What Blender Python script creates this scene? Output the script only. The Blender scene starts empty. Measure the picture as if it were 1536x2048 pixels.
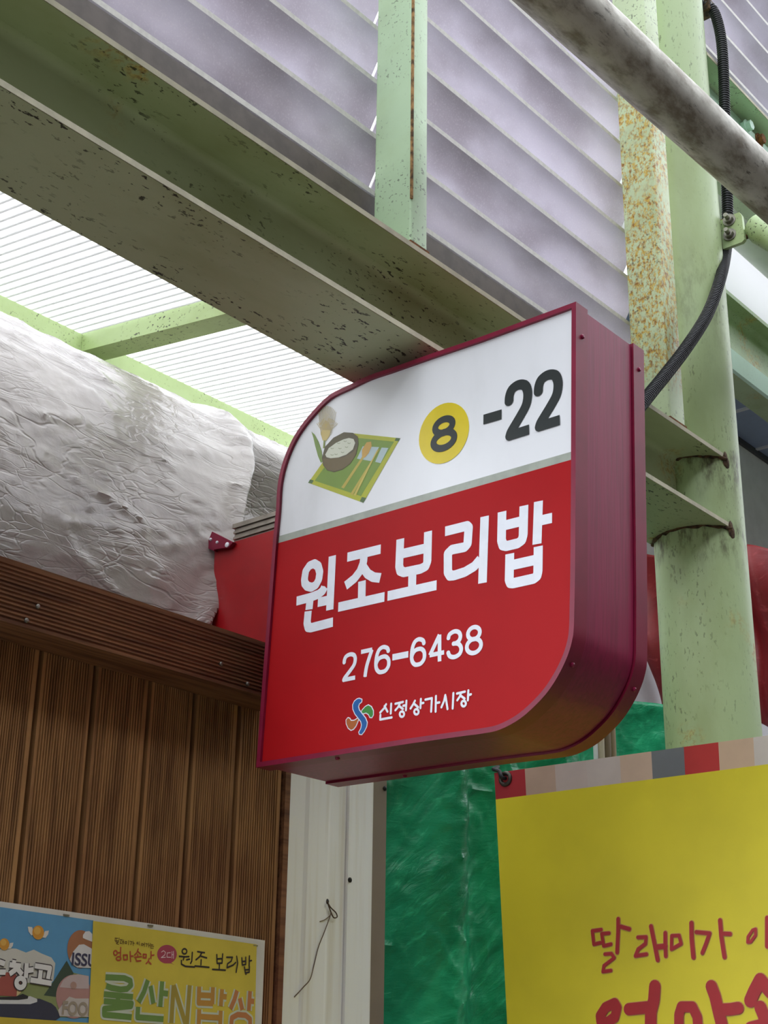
import bpy, bmesh, math, random
from math import sin, cos, pi, radians, atan2, hypot
from mathutils import Vector, Matrix, noise
random.seed(7)
S = bpy.context.scene
COL = S.collection

# ------------------------------------------------------------------ camera
YAW, PITCH, ROLL, FPX = radians(39.945), radians(21.568), radians(0.863), 2930.0
CAM = Vector((0, 0, 1.6))
_f = Vector((cos(YAW)*cos(PITCH), sin(YAW)*cos(PITCH), sin(PITCH)))
_r0 = Vector((sin(YAW), -cos(YAW), 0)); _u0 = _r0.cross(_f)
_r = cos(ROLL)*_r0 + sin(ROLL)*_u0
_u = -sin(ROLL)*_r0 + cos(ROLL)*_u0
cam_data = bpy.data.cameras.new('camera'); cam = bpy.data.objects.new('camera', cam_data); COL.objects.link(cam)
M = Matrix((( _r.x, _u.x, -_f.x, CAM.x), (_r.y, _u.y, -_f.y, CAM.y), (_r.z, _u.z, -_f.z, CAM.z), (0, 0, 0, 1)))
cam.matrix_world = M
cam_data.sensor_fit = 'VERTICAL'; cam_data.sensor_height = 36.0
cam_data.lens = 36.0*FPX/2048.0
cam_data.clip_start = 0.02
S.camera = cam

# ------------------------------------------------------------------ light
world = bpy.data.worlds.new('overcast_sky'); S.world = world; world.use_nodes = True
bg = world.node_tree.nodes['Background']
bg.inputs[0].default_value = (0.90, 0.94, 1.0, 1); bg.inputs[1].default_value = 1.0
sun_d = bpy.data.lights.new('hazy_sun', 'SUN'); sun = bpy.data.objects.new('hazy_sun', sun_d); COL.objects.link(sun)
sun_d.energy = .9; sun_d.angle = radians(35); sun_d.color = (1, .96, .9)
sun.rotation_euler = Vector((0.35, -0.75, -1.0)).to_track_quat('-Z', 'Y').to_euler()   # shines from above and behind the shops
vs = S.view_settings
vs.view_transform = 'Standard'; vs.look = 'None'; vs.gamma = 1; vs.use_curve_mapping = False
vs.exposure = 1.85

# ------------------------------------------------------------------ rays of the photograph
def ray(px, py): return _f + _r*((px-768)/FPX) - _u*((py-1024)/FPX)
def at_x(px, py, X): d = ray(px, py); return CAM + d*(X/d.x)
def at_y(px, py, Y): d = ray(px, py); return CAM + d*(Y/d.y)
def at_z(px, py, Z): d = ray(px, py); return CAM + d*((Z-1.6)/d.z)

# ------------------------------------------------------------------ materials
def lin(c):
    if isinstance(c, str):
        c = tuple(int(c[i:i+2], 16)/255 for i in (0, 2, 4))
    return tuple((x/12.92 if x <= .04045 else ((x+.055)/1.055)**2.4) for x in c)+(1,)
class Nodes:
    def __init__(s, name):
        s.m = bpy.data.materials.new(name); s.m.use_nodes = True
        s.t = s.m.node_tree; s.n = s.t.nodes; s.l = s.t.links
        s.b = s.n['Principled BSDF']; s.out = s.n['Material Output']
        s.co = s.n.new('ShaderNodeNewGeometry').outputs['Position']
    def mapped(s, scale, rot=(0, 0, 0)):
        mp = s.n.new('ShaderNodeMapping'); mp.inputs['Scale'].default_value = scale; mp.inputs['Rotation'].default_value = rot
        s.l.new(s.co, mp.inputs[0]); return mp.outputs[0]
    def turned(s, rot, scale):
        a = s.n.new('ShaderNodeMapping'); a.inputs['Rotation'].default_value = rot; s.l.new(s.co, a.inputs[0])
        b = s.n.new('ShaderNodeMapping'); b.inputs['Scale'].default_value = scale; s.l.new(a.outputs[0], b.inputs[0]); return b.outputs[0]
    def noise(s, scale, detail=4, vec=None, rough=.55, dist=0):
        t = s.n.new('ShaderNodeTexNoise'); t.inputs['Scale'].default_value = scale; t.inputs['Detail'].default_value = detail
        t.inputs['Roughness'].default_value = rough; t.inputs['Distortion'].default_value = dist
        s.l.new(vec or s.co, t.inputs['Vector']); return t.outputs['Fac']
    def vor(s, scale, vec=None, feat='F1', rnd=1):
        t = s.n.new('ShaderNodeTexVoronoi'); t.feature = feat; t.inputs['Scale'].default_value = scale; t.inputs['Randomness'].default_value = rnd
        s.l.new(vec or s.co, t.inputs['Vector']); return t.outputs['Distance']
    def ramp(s, fac, a, b, lo=0, hi=1):
        r = s.n.new('ShaderNodeMapRange'); r.inputs[1].default_value = a; r.inputs[2].default_value = b
        r.inputs[3].default_value = lo; r.inputs[4].default_value = hi; r.interpolation_type = 'SMOOTHSTEP'
        s.l.new(fac, r.inputs[0]); return r.outputs[0]
    def math(s, op, a, b):
        r = s.n.new('ShaderNodeMath'); r.operation = op
        for i, v in enumerate((a, b)):
            if isinstance(v, (int, float)): r.inputs[i].default_value = v
            else: s.l.new(v, r.inputs[i])
        return r.outputs[0]
    def mix(s, fac, a, b):
        r = s.n.new('ShaderNodeMix'); r.data_type = 'RGBA'
        if isinstance(fac, (int, float)): r.inputs[0].default_value = fac
        else: s.l.new(fac, r.inputs[0])
        for i, v in ((6, a), (7, b)):
            if isinstance(v, tuple): r.inputs[i].default_value = v
            else: s.l.new(v, r.inputs[i])
        return r.outputs[2]
    def sep(s):
        x = s.n.new('ShaderNodeSeparateXYZ'); s.l.new(s.co, x.inputs[0]); return x.outputs
    def bump(s, h, strength, dist=.01):
        b = s.n.new('ShaderNodeBump'); b.inputs['Strength'].default_value = strength; b.inputs['Distance'].default_value = dist
        s.l.new(h, b.inputs['Height']); s.l.new(b.outputs[0], s.b.inputs['Normal']); return b.outputs[0]
    def col(s, c):
        if isinstance(c, tuple): s.b.inputs['Base Color'].default_value = c
        else: s.l.new(c, s.b.inputs['Base Color'])
    def done(s, rough=.5, metal=0, spec=.5):
        s.b.inputs['Roughness'].default_value = rough; s.b.inputs['Metallic'].default_value = metal
        s.b.inputs['Specular IOR Level'].default_value = spec; return s.m
def plain(name, c, rough=.5, metal=0, var=.06, scale=30, spec=.5):
    n = Nodes(name); c = lin(c)
    d = tuple(x*(1-var*3) for x in c[:3])+(1,)
    n.col(n.mix(n.ramp(n.noise(scale), .35, .7), c, d)); return n.done(rough, metal, spec)
def paint(name, c, dirt=.5, rust=0., speck=.5, along=(1, 1, 1), rustz=None, bands=None, rough=.45):
    """weathered green enamel: grime, dark flecks, rust blooms"""
    n = Nodes(name); base = lin(c)
    v = n.mapped(along)
    dull = tuple(base[i]*k for i, k in enumerate((.62, .60, .42)))+(1,)
    out = n.mix(n.math('MULTIPLY', n.ramp(n.noise(5, 5, v), .40, .75), dirt), base, dull)
    if rust:
        mask = n.ramp(n.noise(2.2, 3), .64-.12*rust, .74-.12*rust)
        if rustz:
            z = n.sep()[2]
            mask = n.math('MULTIPLY', n.math('MULTIPLY', n.ramp(z, rustz[0], rustz[0]+.12), n.ramp(z, rustz[1], rustz[1]-.3)), 1)
            patch = n.ramp(n.noise(85, 6, n.mapped((1, 1, .6)), .75), .44, .58)
            patch2 = n.ramp(n.noise(9, 4), .28, .46)
            mask = n.math('MULTIPLY', mask, n.math('MULTIPLY', patch, patch2))
        else:
            mask = n.math('MULTIPLY', mask, n.ramp(n.noise(60, 5, None, .7), .42, .62))
        rc = n.mix(n.ramp(n.noise(120, 3), .4, .65), lin('cfae4a'), lin('96652a'))
        out = n.mix(mask, out, rc)
    if bands:
        z = n.sep()[2]
        for zb, up, dn, amt in bands:
            m = n.math('MULTIPLY', n.ramp(z, zb-dn, zb), n.ramp(z, zb+up, zb))
            m = n.math('MULTIPLY', m, n.ramp(n.noise(22, 6, n.mapped((1, 1, .35)), .7), .44, .66))
            out = n.mix(n.math('MULTIPLY', m, amt), out, lin('3d2c18'))
    if speck:
        a = n.ramp(n.noise(130, 3, v), .605, .645); b = n.ramp(n.noise(6, 5, v), .40, .58)
        out = n.mix(n.math('MULTIPLY', n.math('MULTIPLY', a, b), speck), out, lin('2e2c1e'))
    n.col(out); n.bump(n.noise(60, 4), .08, .004)
    return n.done(rough)

M_green = paint('green_paint', 'b9cf9f', .75, .25, .9)
M_beam = paint('beam_green_paint', 'afb893', .8, .2, 1., along=(.45, 1, 1))
M_edge = plain('chipped_edge', 'c9c3a8', .7, 0, .08, 25)
M_post = paint('post_green_paint', 'c3dfb8', .35, .25, .6, rough=.4)
M_rustpost = paint('rusty_post_paint', 'cbdcb2', .6, 1., .6, rustz=(3.15, 4.25))
M_column = paint('column_paint', 'b0c494', .6, .2, .5, bands=[(3.08, .05, .15, .9), (2.89, .04, .14, .9), (3.55, .2, .3, .35)], along=(1, 1, .4))
M_far = paint('far_green_paint', '9fb489', .6, .2, .4)
M_mint = paint('mint_paint', 'c2e4cf', .2, 0, .2)
M_rust = plain('rust', '8d5a2a', .9, 0, .25, 90)
M_rustdark = plain('rusty_steel', '5a4128', .85, 0, .3, 80)
M_rafter = paint('rafter_paint', 'adc488', .5, .1, 1., along=(1, .6, 1))
M_black = plain('black_plastic', '22242a', .45, 0, .1)
M_screw = plain('screw_steel', '9a968e', .4, .8, .1)
M_darkscrew = plain('dark_screw', '2b2a28', .5, .5, .1)

def galv():
    n = Nodes('galvanised_pipe')
    v = n.mapped((1, 2.2, 2.2))
    o = n.mix(n.ramp(n.noise(9, 6, v, .65), .38, .66), lin('c8c5ba'), lin('857c6c'))
    o = n.mix(n.math('MULTIPLY', n.ramp(n.noise(40, 6, n.mapped((.5, 2, 2)), .7), .55, .68), n.ramp(n.noise(3, 3), .4, .6)), o, lin('3f382c'))
    n.col(o); n.bump(n.noise(80, 5), .12, .003); return n.done(.5, .25)
M_pipe = galv()

def louver_mat():
    n = Nodes('frosted_louver'); n.n.remove(n.b)
    d = n.n.new('ShaderNodeBsdfDiffuse'); t = n.n.new('ShaderNodeBsdfTranslucent'); g = n.n.new('ShaderNodeBsdfGlossy')
    c = n.mix(n.ramp(n.noise(5, 5, n.mapped((.6, 1, 1))), .4, .7), lin('e2dfe8'), lin('c6c1c9'))
    c = n.mix(n.ramp(n.noise(260, 2), .5, .75, 0, .35), c, lin('f4f2f6'))
    n.l.new(c, d.inputs[0]); n.l.new(c, t.inputs[0]); g.inputs['Roughness'].default_value = .3
    m1 = n.n.new('ShaderNodeMixShader'); m1.inputs[0].default_value = .45
    n.l.new(d.outputs[0], m1.inputs[1]); n.l.new(t.outputs[0], m1.inputs[2])
    m2 = n.n.new('ShaderNodeMixShader'); m2.inputs[0].default_value = .06
    n.l.new(m1.outputs[0], m2.inputs[1]); n.l.new(g.outputs[0], m2.inputs[2])
    n.l.new(m2.outputs[0], n.out.inputs[0]); return n.m
M_louver = louver_mat()
M_lip = plain('louver_lip', 'd3d0ca', .6, 0, .05, 90)
M_rail = plain('rail_brown', '5c514a', .6, 0, .1)

def translucent(name, c, mixf, gloss=.05, rough=.3):
    n = Nodes(name); n.n.remove(n.b)
    d = n.n.new('ShaderNodeBsdfDiffuse'); t = n.n.new('ShaderNodeBsdfTranslucent'); g = n.n.new('ShaderNodeBsdfGlossy')
    d.inputs[0].default_value = lin(c); t.inputs[0].default_value = lin(c); g.inputs['Roughness'].default_value = rough
    m1 = n.n.new('ShaderNodeMixShader'); m1.inputs[0].default_value = mixf
    n.l.new(d.outputs[0], m1.inputs[1]); n.l.new(t.outputs[0], m1.inputs[2])
    m2 = n.n.new('ShaderNodeMixShader'); m2.inputs[0].default_value = gloss
    n.l.new(m1.outputs[0], m2.inputs[1]); n.l.new(g.outputs[0], m2.inputs[2])
    n.l.new(m2.outputs[0], n.out.inputs[0]); return n.m
M_poly = translucent('polycarbonate_sheet', 'fdfdfd', .92, .03)
M_polyrib = translucent('polycarbonate_rib', 'dcdcdc', .55, .03)
M_whitepanel = translucent('white_roof_panel', 'e6e6e6', .35)

def plastic_mat():
    n = Nodes('crinkled_plastic_film')
    v = n.mapped((.34, 1, 1))
    w = n.n.new('ShaderNodeVectorMath'); w.operation = 'ADD'
    t = n.n.new('ShaderNodeTexNoise'); t.inputs['Scale'].default_value = 4; t.inputs['Detail'].default_value = 4
    n.l.new(v, t.inputs['Vector']); sc = n.n.new('ShaderNodeVectorMath'); sc.operation = 'SCALE'; sc.inputs[3].default_value = .35
    n.l.new(t.outputs['Color'], sc.inputs[0]); n.l.new(v, w.inputs[0]); n.l.new(sc.outputs[0], w.inputs[1])
    e1 = n.ramp(n.vor(13, w.outputs[0], 'DISTANCE_TO_EDGE'), 0, .045); e2 = n.ramp(n.vor(34, w.outputs[0], 'DISTANCE_TO_EDGE'), 0, .07)
    e3 = n.ramp(n.noise(14, 3, n.turned((radians(-12), 0, radians(8)), (.3, 1, 1.4)), .5, 1.2), .47, .53)
    mk1 = n.ramp(n.noise(3.2, 3), .36, .60); mk2 = n.ramp(n.noise(5, 3, n.mapped((1, 1.3, 1.1))), .40, .60)
    h = n.math('ADD', n.math('MULTIPLY', n.math('MULTIPLY', e1, mk1), .55), n.math('MULTIPLY', n.math('MULTIPLY', e2, mk2), .35))
    h = n.math('ADD', h, n.math('MULTIPLY', n.math('MULTIPLY', e3, mk2), .35))
    h = n.math('ADD', h, n.math('MULTIPLY', n.noise(30, 5, n.mapped((.6, 1, 1)), .6, 1.), .35))
    n.bump(h, .34, .010)
    n.col(n.mix(n.ramp(n.noise(2.5, 4), .35, .7), lin('a8a19d'), lin('938c8a')))
    n.b.inputs['Transmission Weight'].default_value = 0
    n.b.inputs['Coat Weight'].default_value = .3; n.b.inputs['Coat Roughness'].default_value = .15
    return n.done(.22, 0, .7)
M_film = plastic_mat()

def tarp_mat(name, a, b, bs=.35, rough=.35):
    n = Nodes(name)
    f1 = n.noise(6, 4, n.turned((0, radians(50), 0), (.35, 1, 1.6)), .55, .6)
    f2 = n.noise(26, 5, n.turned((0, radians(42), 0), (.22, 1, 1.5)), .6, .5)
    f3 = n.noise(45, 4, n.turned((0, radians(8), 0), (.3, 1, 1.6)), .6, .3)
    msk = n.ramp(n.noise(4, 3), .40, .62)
    n.col(n.mix(n.math('MULTIPLY', n.ramp(f2, .56, .72), .55), n.mix(n.ramp(f1, .3, .7), lin(a), lin(b)), tuple(min(1, x*1.6+.04) for x in lin(b)[:3])+(1,)))  # pale diagonal streaks paint crease highlights into the colour
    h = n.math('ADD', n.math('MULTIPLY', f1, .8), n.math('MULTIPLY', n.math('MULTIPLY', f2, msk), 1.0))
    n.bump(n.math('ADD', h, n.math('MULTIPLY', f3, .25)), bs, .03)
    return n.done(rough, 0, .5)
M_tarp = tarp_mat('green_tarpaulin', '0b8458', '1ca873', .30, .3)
M_redtarp = tarp_mat('red_tarpaulin', '7c161b', '8f2327', .12, .5)

def wood(name, horizontal, a='b08455', b='7d5838'):
    n = Nodes(name)
    sc = (1.2, 20, 22) if horizontal else (22, 20, 1.2)
    g = n.noise(3, 6, n.mapped(sc), .6, .4)
    o = n.mix(n.ramp(g, .35, .7), lin(a), lin(b))
    kn = n.ramp(n.noise(5.5, 3, n.mapped((1, 1, .6) if not horizontal else (.6, 1, 1))), .68, .76)
    o = n.mix(n.math('MULTIPLY', kn, .8), o, lin('2c1a0e'))
    wr = n.ramp(n.noise(2.2, 3), .48, .68)
    o = n.mix(n.math('MULTIPLY', wr, .45), o, lin('6b3420'))
    n.col(o); n.bump(g, .2, .003); return n.done(.72, 0, .3)
M_wood = wood('plank_wood', False)
M_fascia = wood('fascia_wood', True, '8a6040', '5c3b28')
M_wooddark = plain('dark_wood', '2a1b11', .9)

def sign_side():
    n = Nodes('sign_red_metal')
    f = n.noise(20, 3, n.mapped((6, 6, .12)))
    z = n.sep()[2]
    o = n.mix(n.ramp(f, .35, .75), lin('911a46'), lin('7d153a'))
    n.col(o); n.bump(n.noise(30, 3, n.mapped((6, 6, .2))), .05, .003); return n.done(.38, 0, .4)
M_side = sign_side()
M_trim = plain('sign_red_trim', '861638', .4, 0, .05, 20, .4)
def sign_white():
    n = Nodes('sign_white_acrylic')
    d = n.ramp(n.noise(6, 5, n.mapped((1, 1, .5))), .45, .75)
    n.col(n.mix(n.math('MULTIPLY', d, .4), lin('eef0f4'), lin('cfd2d2'))); return n.done(.3)
M_face = sign_white()
M_redface = plain('sign_red_print', 'ad1016', .5, 0, .03, 5, .15)
M_greyline = plain('sign_grey_print', 'a9b0a4', .35)
M_letter = plain('white_lettering', 'e9edf6', .4, 0, .02)
M_ink = plain('dark_lettering', '232a2a', .4, 0, .02)
M_redbox = plain('red_box_sheet', 'a80f18', .4, 0, .06, 8)
M_alu = plain('ribbed_aluminium', 'a39b8f', .45, .5, .1)
M_metalwhite = None
def white_sheet():
    n = Nodes('white_metal_sheet')
    st = n.ramp(n.noise(9, 4, n.mapped((5, 5, .22))), .45, .75)
    o = n.mix(n.math('MULTIPLY', st, .5), lin('fafaf7'), lin('dcd3bd'))
    n.col(o); n.bump(n.noise(4, 2), .05, .01); return n.done(.35, 0, .5)
M_sheet = white_sheet()
def P(name, c, rough=.55, var=.03): return plain(name, c, rough, 0, var, 12)

# ------------------------------------------------------------------ mesh helpers
def finish(o, parent, loc):
    """centre the mesh on its own base and hang it under its thing"""
    me = o.data
    if loc is None:
        xs = [v.co for v in me.vertices]
        mn = Vector((min(v.x for v in xs), min(v.y for v in xs), min(v.z for v in xs)))
        mx = Vector((max(v.x for v in xs), max(v.y for v in xs), max(v.z for v in xs)))
        loc = Vector(((mn.x+mx.x)/2, (mn.y+mx.y)/2, mn.z))
    me.transform(Matrix.Translation(-loc))
    if parent:
        base = parent.location.copy(); p = parent.parent
        while p: base += p.location; p = p.parent
        o.parent = parent; o.location = loc - base
    else: o.location = loc
def obj(name, bm, mat, parent=None, smooth=False, loc=None, keep=False):
    me = bpy.data.meshes.new(name)
    if not keep: bmesh.ops.recalc_face_normals(bm, faces=bm.faces)
    bm.to_mesh(me); bm.free()
    if isinstance(mat, (list, tuple)):
        for m in mat: me.materials.append(m)
    else: me.materials.append(mat)
    if smooth:
        for p in me.polygons: p.use_smooth = True
        try: me.set_sharp_from_angle(angle=radians(40))
        except Exception: pass
    o = bpy.data.objects.new(name, me); COL.objects.link(o)
    finish(o, parent, loc); return o
def tag(o, label, cat, group=None):
    o['label'] = label; o['category'] = cat
    if group: o['group'] = group
    return o
def struct(o, label=None):
    o['kind'] = 'structure'
    if label: o['label'] = label
    return o
def empty(name, loc, label=None, cat=None, group=None):
    o = bpy.data.objects.new(name, None); COL.objects.link(o); o.location = loc
    if label: tag(o, label, cat, group)
    return o
def B(): return bmesh.new()
def add_box(bm, x0, x1, y0, y1, z0, z1):
    v = [bm.verts.new((x, y, z)) for x in (x0, x1) for y in (y0, y1) for z in (z0, z1)]
    for f in ((0, 1, 3, 2), (4, 6, 7, 5), (0, 4, 5, 1), (2, 3, 7, 6), (0, 2, 6, 4), (1, 5, 7, 3)):
        bm.faces.new([v[i] for i in f])
    return v
def box(name, x0, x1, y0, y1, z0, z1, mat, parent=None, bevel=0):
    bm = B(); add_box(bm, x0, x1, y0, y1, z0, z1)
    if bevel: bmesh.ops.bevel(bm, geom=list(bm.edges), offset=bevel, segments=2, affect='EDGES', profile=.5)
    return obj(name, bm, mat, parent)
def add_prism(bm, pts, vec):
    a = [bm.verts.new(p) for p in pts]; b = [bm.verts.new(Vector(p)+Vector(vec)) for p in pts]
    n = len(pts); bm.faces.new(a); bm.faces.new(b[::-1])
    for i in range(n): bm.faces.new((a[i], b[i], b[(i+1) % n], a[(i+1) % n]))
def frame_of(d):
    d = d.normalized(); a = Vector((0, 0, 1)) if abs(d.z) < .9 else Vector((1, 0, 0))
    s = d.cross(a).normalized(); return s, s.cross(d).normalized()
def add_tube(bm, pts, r, n=16, caps=True):
    """r: number or function of index"""
    rings = []; s = t = None
    for i, p in enumerate(pts):
        d = (pts[min(i+1, len(pts)-1)] - pts[max(i-1, 0)]).normalized()
        if s is None: s, t = frame_of(d)
        else:
            s = (s - d*s.dot(d)).normalized(); t = s.cross(d).normalized()
        rr = r(i) if callable(r) else r
        rings.append([bm.verts.new(p + (s*cos(2*pi*k/n) + t*sin(2*pi*k/n))*rr) for k in range(n)])
    for a, b in zip(rings, rings[1:]):
        for k in range(n): bm.faces.new((a[k], a[(k+1) % n], b[(k+1) % n], b[k]))
    if caps: bm.faces.new(rings[0][::-1]); bm.faces.new(rings[-1])
def tube(name, pts, r, mat, parent=None, n=20):
    bm = B(); add_tube(bm, [Vector(p) for p in pts], r, n); return obj(name, bm, mat, parent, True)
def smooth_path(pts, k=8):
    out = []
    P_ = [pts[0]]+list(pts)+[pts[-1]]
    for i in range(1, len(P_)-2):
        p0, p1, p2, p3 = [Vector(P_[j]) for j in (i-1, i, i+1, i+2)]
        for q in range(k):
            t = q/k
            out.append(.5*((2*p1)+(p2-p0)*t+(2*p0-5*p1+4*p2-p3)*t*t+(3*p1-p0-3*p2+p3)*t**3))
    out.append(Vector(pts[-1])); return out
def h_beam(root, x0, x1, y0, y1, z0, z1, tf, tw, mat, edge=None):
    bm = B(); add_box(bm, x0, x1, y0, y1, z1-tf, z1); obj('top_flange', bm, mat, root)
    bm = B(); add_box(bm, x0, x1, y0, y1, z0, z0+tf); obj('bottom_flange', bm, mat, root)
    yc = (y0+y1)/2
    # web with rolled fillets
    bm = B(); r = tf*1.3; prof = []
    for s in (-1, 1):
        seq = []
        for k in range(5):
            a = pi/2*k/4
            seq.append((yc+s*(tw/2+r-r*sin(a)), z0+tf+r-r*cos(a)))
        for k in range(5):
            a = pi/2*k/4
            seq.append((yc+s*(tw/2+r-r*cos(a)), z1-tf-r+r*sin(a)))
        prof += seq if s < 0 else seq[::-1]
    add_prism(bm, [(x0, y, z) for y, z in prof], (x1-x0, 0, 0)); obj('web', bm, mat, root, True)
    if edge:
        bm = B(); add_box(bm, x0, x1, y0-.0012, y0, z1-tf+.001, z1-.001); obj('worn_edge', bm, edge, root)
        bm = B(); add_box(bm, x0, x1, y0-.0012, y0, z0+.001, z0+tf-.001); obj('worn_edge', bm, edge, root)

# flat print on a plane.  plane ('x', X): seen from -x, 2D = (-y, z);  plane ('y', Y): seen from -y, 2D = (x, z)
class Plane:
    def __init__(s, kind, val): s.k, s.v = kind, val
    def to2(s, px, py):
        p = at_x(px, py, s.v) if s.k == 'x' else at_y(px, py, s.v)
        return Vector((-p.y, p.z)) if s.k == 'x' else Vector((p.x, p.z))
    def to3(s, q, off=0):
        return Vector((s.v-off, -q[0], q[1])) if s.k == 'x' else Vector((q[0], s.v-off, q[1]))
def poly_print(name, plane, polys, off, mat, parent):
    bm = B()
    for i, pts in enumerate(polys): bm.faces.new([bm.verts.new(plane.to3(q, off+i*4e-6)) for q in pts])
    return obj(name, bm, mat, parent, keep=True)
def crop(x0, y0, s): return lambda pts: [(x0+a*s, y0+b*s) for a, b in pts]
def px_poly(plane, pts): return [plane.to2(*p) for p in pts]
def stroke_polys(pts, w, closed=False, rnd=False):
    out = []; n = len(pts)
    ws = w if isinstance(w, (list, tuple)) else [w]*n
    segs = [(i, (i+1) % n) for i in range(n if closed else n-1)]
    for i, j in segs:
        a, b = pts[i], pts[j]; d = b-a
        if d.length < 1e-7: continue
        d.normalize(); nn = Vector((-d.y, d.x))
        out.append([a-nn*ws[i]/2, b-nn*ws[j]/2, b+nn*ws[j]/2, a+nn*ws[i]/2])
    for i in range(n):
        if (0 < i < n-1) or closed or rnd:
            out.append([pts[i]+Vector((cos(2*pi*k/14), sin(2*pi*k/14)))*ws[i]/2 for k in range(14)])
    return out
def strokes(name, plane, lines, w, off, mat, parent, cr=None, rnd=False):
    polys = []
    for ln in lines:
        closed = False; ww = w
        if isinstance(ln, dict): closed = ln.get('c', False); ww = ln.get('w', w); ln = ln['p']
        if cr: ln = cr(ln)
        polys += stroke_polys(px_poly(plane, ln), ww, closed, rnd)
    return poly_print(name, plane, polys, off, mat, parent)
def text_polys(txt, bold=0.):
    cu = bpy.data.curves.new('t', 'FONT'); cu.body = txt; cu.offset = bold; cu.resolution_u = 6
    o = bpy.data.objects.new('t', cu); COL.objects.link(o)
    bpy.context.view_layer.update()
    me = bpy.data.meshes.new_from_object(o.evaluated_get(bpy.context.evaluated_depsgraph_get()))
    bpy.data.objects.remove(o); bpy.data.curves.remove(cu)
    polys = [[me.vertices[i].co.xy.copy() for i in p.vertices] for p in me.polygons]
    bpy.data.meshes.remove(me); return polys
def text_print(name, plane, txt, bl, tr, off, mat, parent, bold=0., gap=None):
    """fit a line of digits/letters in the plane between bottom-left and top-right pixels"""
    polys = text_polys(txt, bold)
    al = [q for p in polys for q in p]
    x0, x1 = min(q.x for q in al), max(q.x for q in al); y0, y1 = min(q.y for q in al), max(q.y for q in al)
    a, b = plane.to2(*bl), plane.to2(*tr)
    pp = [[Vector((a.x+(q.x-x0)/(x1-x0)*(b.x-a.x), a.y+(q.y-y0)/(y1-y0)*(b.y-a.y))) for q in p] for p in polys]
    return poly_print(name, plane, pp, off, mat, parent)
def ellipse_px(cx, cy, rx, ry, n=28, rot=0):
    return [(cx+rx*cos(t)*cos(rot)-ry*sin(t)*sin(rot), cy+rx*cos(t)*sin(rot)+ry*sin(t)*cos(rot)) for t in (2*pi*k/n for k in range(n))]
def screw(name, p, axis, r, mat, parent, h=.004):
    bm = B(); a = Vector(axis).normalized(); p = Vector(p)
    add_tube(bm, [p, p+a*h*.6, p+a*h], lambda i: (r, r, r*.55)[i], 10)
    return obj(name, bm, mat, parent, True)
def hexbolt(name, p, axis, r, mat, parent, washer=True, stud=.018):
    a = Vector(axis).normalized(); p = Vector(p); bm = B()
    if washer: add_tube(bm, [p, p+a*.004], r*1.45, 20)
    add_tube(bm, [p+a*.004, p+a*(.004+r*.9)], r, 6)
    if stud: add_tube(bm, [p+a*.004, p+a*(.004+r*.9+stud)], r*.5, 12)
    return obj(name, bm, mat, parent)

# ================================================================== STRUCTURE
bm = B(); add_box(bm, -14, 18, -8, 8, -.1, 0); struct(obj('floor', bm, P('ground_concrete', '4d4a46', .8)), 'grey concrete market floor')
bm = B(); add_box(bm, -14, 18, -3.7, -3.5, 0, 7.5); struct(obj('wall_light_block', bm, P('light_block_dark', '35322f', .8)), 'unseen wall across the aisle, made tall and dark to cut the side light')  # out of view; height and dark tone chosen to keep light off the beam

bm = B(); add_box(bm, -9.2, -9, -3.5, 3, 0, 6); struct(obj('wall_block_near', bm, P('block_near_dark', '4a4642', .8)), 'unseen wall added behind the camera to block sky light along the aisle')  # added out of view to shut out low sky light from behind
bm = B(); add_box(bm, 14, 14.2, -3.5, 5, 0, 6); struct(obj('wall_block_far', bm, P('block_far_dark', '5a5650', .8)), 'unseen wall added down the aisle to block the bright sky beyond')  # added out of view to stop sky glare on the tarpaulin folds
# ---- wooden wall
WY = 2.05
wall = empty('wall_left', (1.6, WY+.03, 0)); struct(wall, 'shop wall clad with grooved brown wooden planks')
gaps = [at_y(g, 1665, WY).x for g in (-170, -65, 46, 163, 278, 373, 466, 561)]
def ribbed(prof_len, n, depth, lip):
    """profile (u, d): n square-ish grooves between two flat lips"""
    pts = [(0, 0), (lip, 0)]; pitch = (prof_len-2*lip)/n
    for k in range(n):
        u = lip+k*pitch
        pts += [(u+pitch*.12, depth), (u+pitch*.46, depth), (u+pitch*.58, 0), (u+pitch, 0)]
    pts += [(prof_len, 0)]; return pts
for i, (a, b) in enumerate(zip(gaps, gaps[1:])):
    a += .0055; b -= .0055; w = b-a
    prof = ribbed(w, 17, .0046, .007); dy = random.uniform(-.0015, .0015)
    bm = B()
    pts = [(a+u, WY+dy+d, 0.0) for u, d in prof]+[(b, WY+.022, 0.0), (a, WY+.022, 0.0)]
    add_prism(bm, pts, (0, 0, 2.41)); obj('plank', bm, M_wood, wall)
box('backing', gaps[0], gaps[-1]+.012, WY+.026, WY+.05, 0, 2.40, M_wooddark, wall)
bm = B(); prof = ribbed(.03, 3, .002, .004)
x0 = gaps[-1]-.012
box('corner_trim', gaps[-1]+.001, gaps[-1]+.016, WY-.008, WY+.05, 0, 2.4, M_fascia, wall)

FY, FZ0, FZ1 = 1.95, 2.306, 2.414
fascia = empty('trim_1', (1.5, FY+.05, FZ0)); struct(fascia, 'grooved wooden fascia board running above the planks')
prof = ribbed(FZ1-FZ0, 13, .0028, .006)
bm = B(); pts = [(.9, FY+d, FZ0+u) for u, d in prof]+[(.9, FY+.025, FZ1), (.9, FY+.025, FZ0)]
add_prism(bm, pts, (1.16, 0, 0)); obj('front_board', bm, M_fascia, fascia)
box('soffit_board', .9, 2.06, FY+.026, WY-.003, FZ0+.002, FZ0+.024, M_fascia, fascia)
for sx, sy in ((75, 1213), (52, 1241), (441, 1328), (494, 1368)):
    p = at_y(sx, sy, FY); screw('screw', p, (0, -1, 0), .0042, M_screw, fascia)

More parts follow.
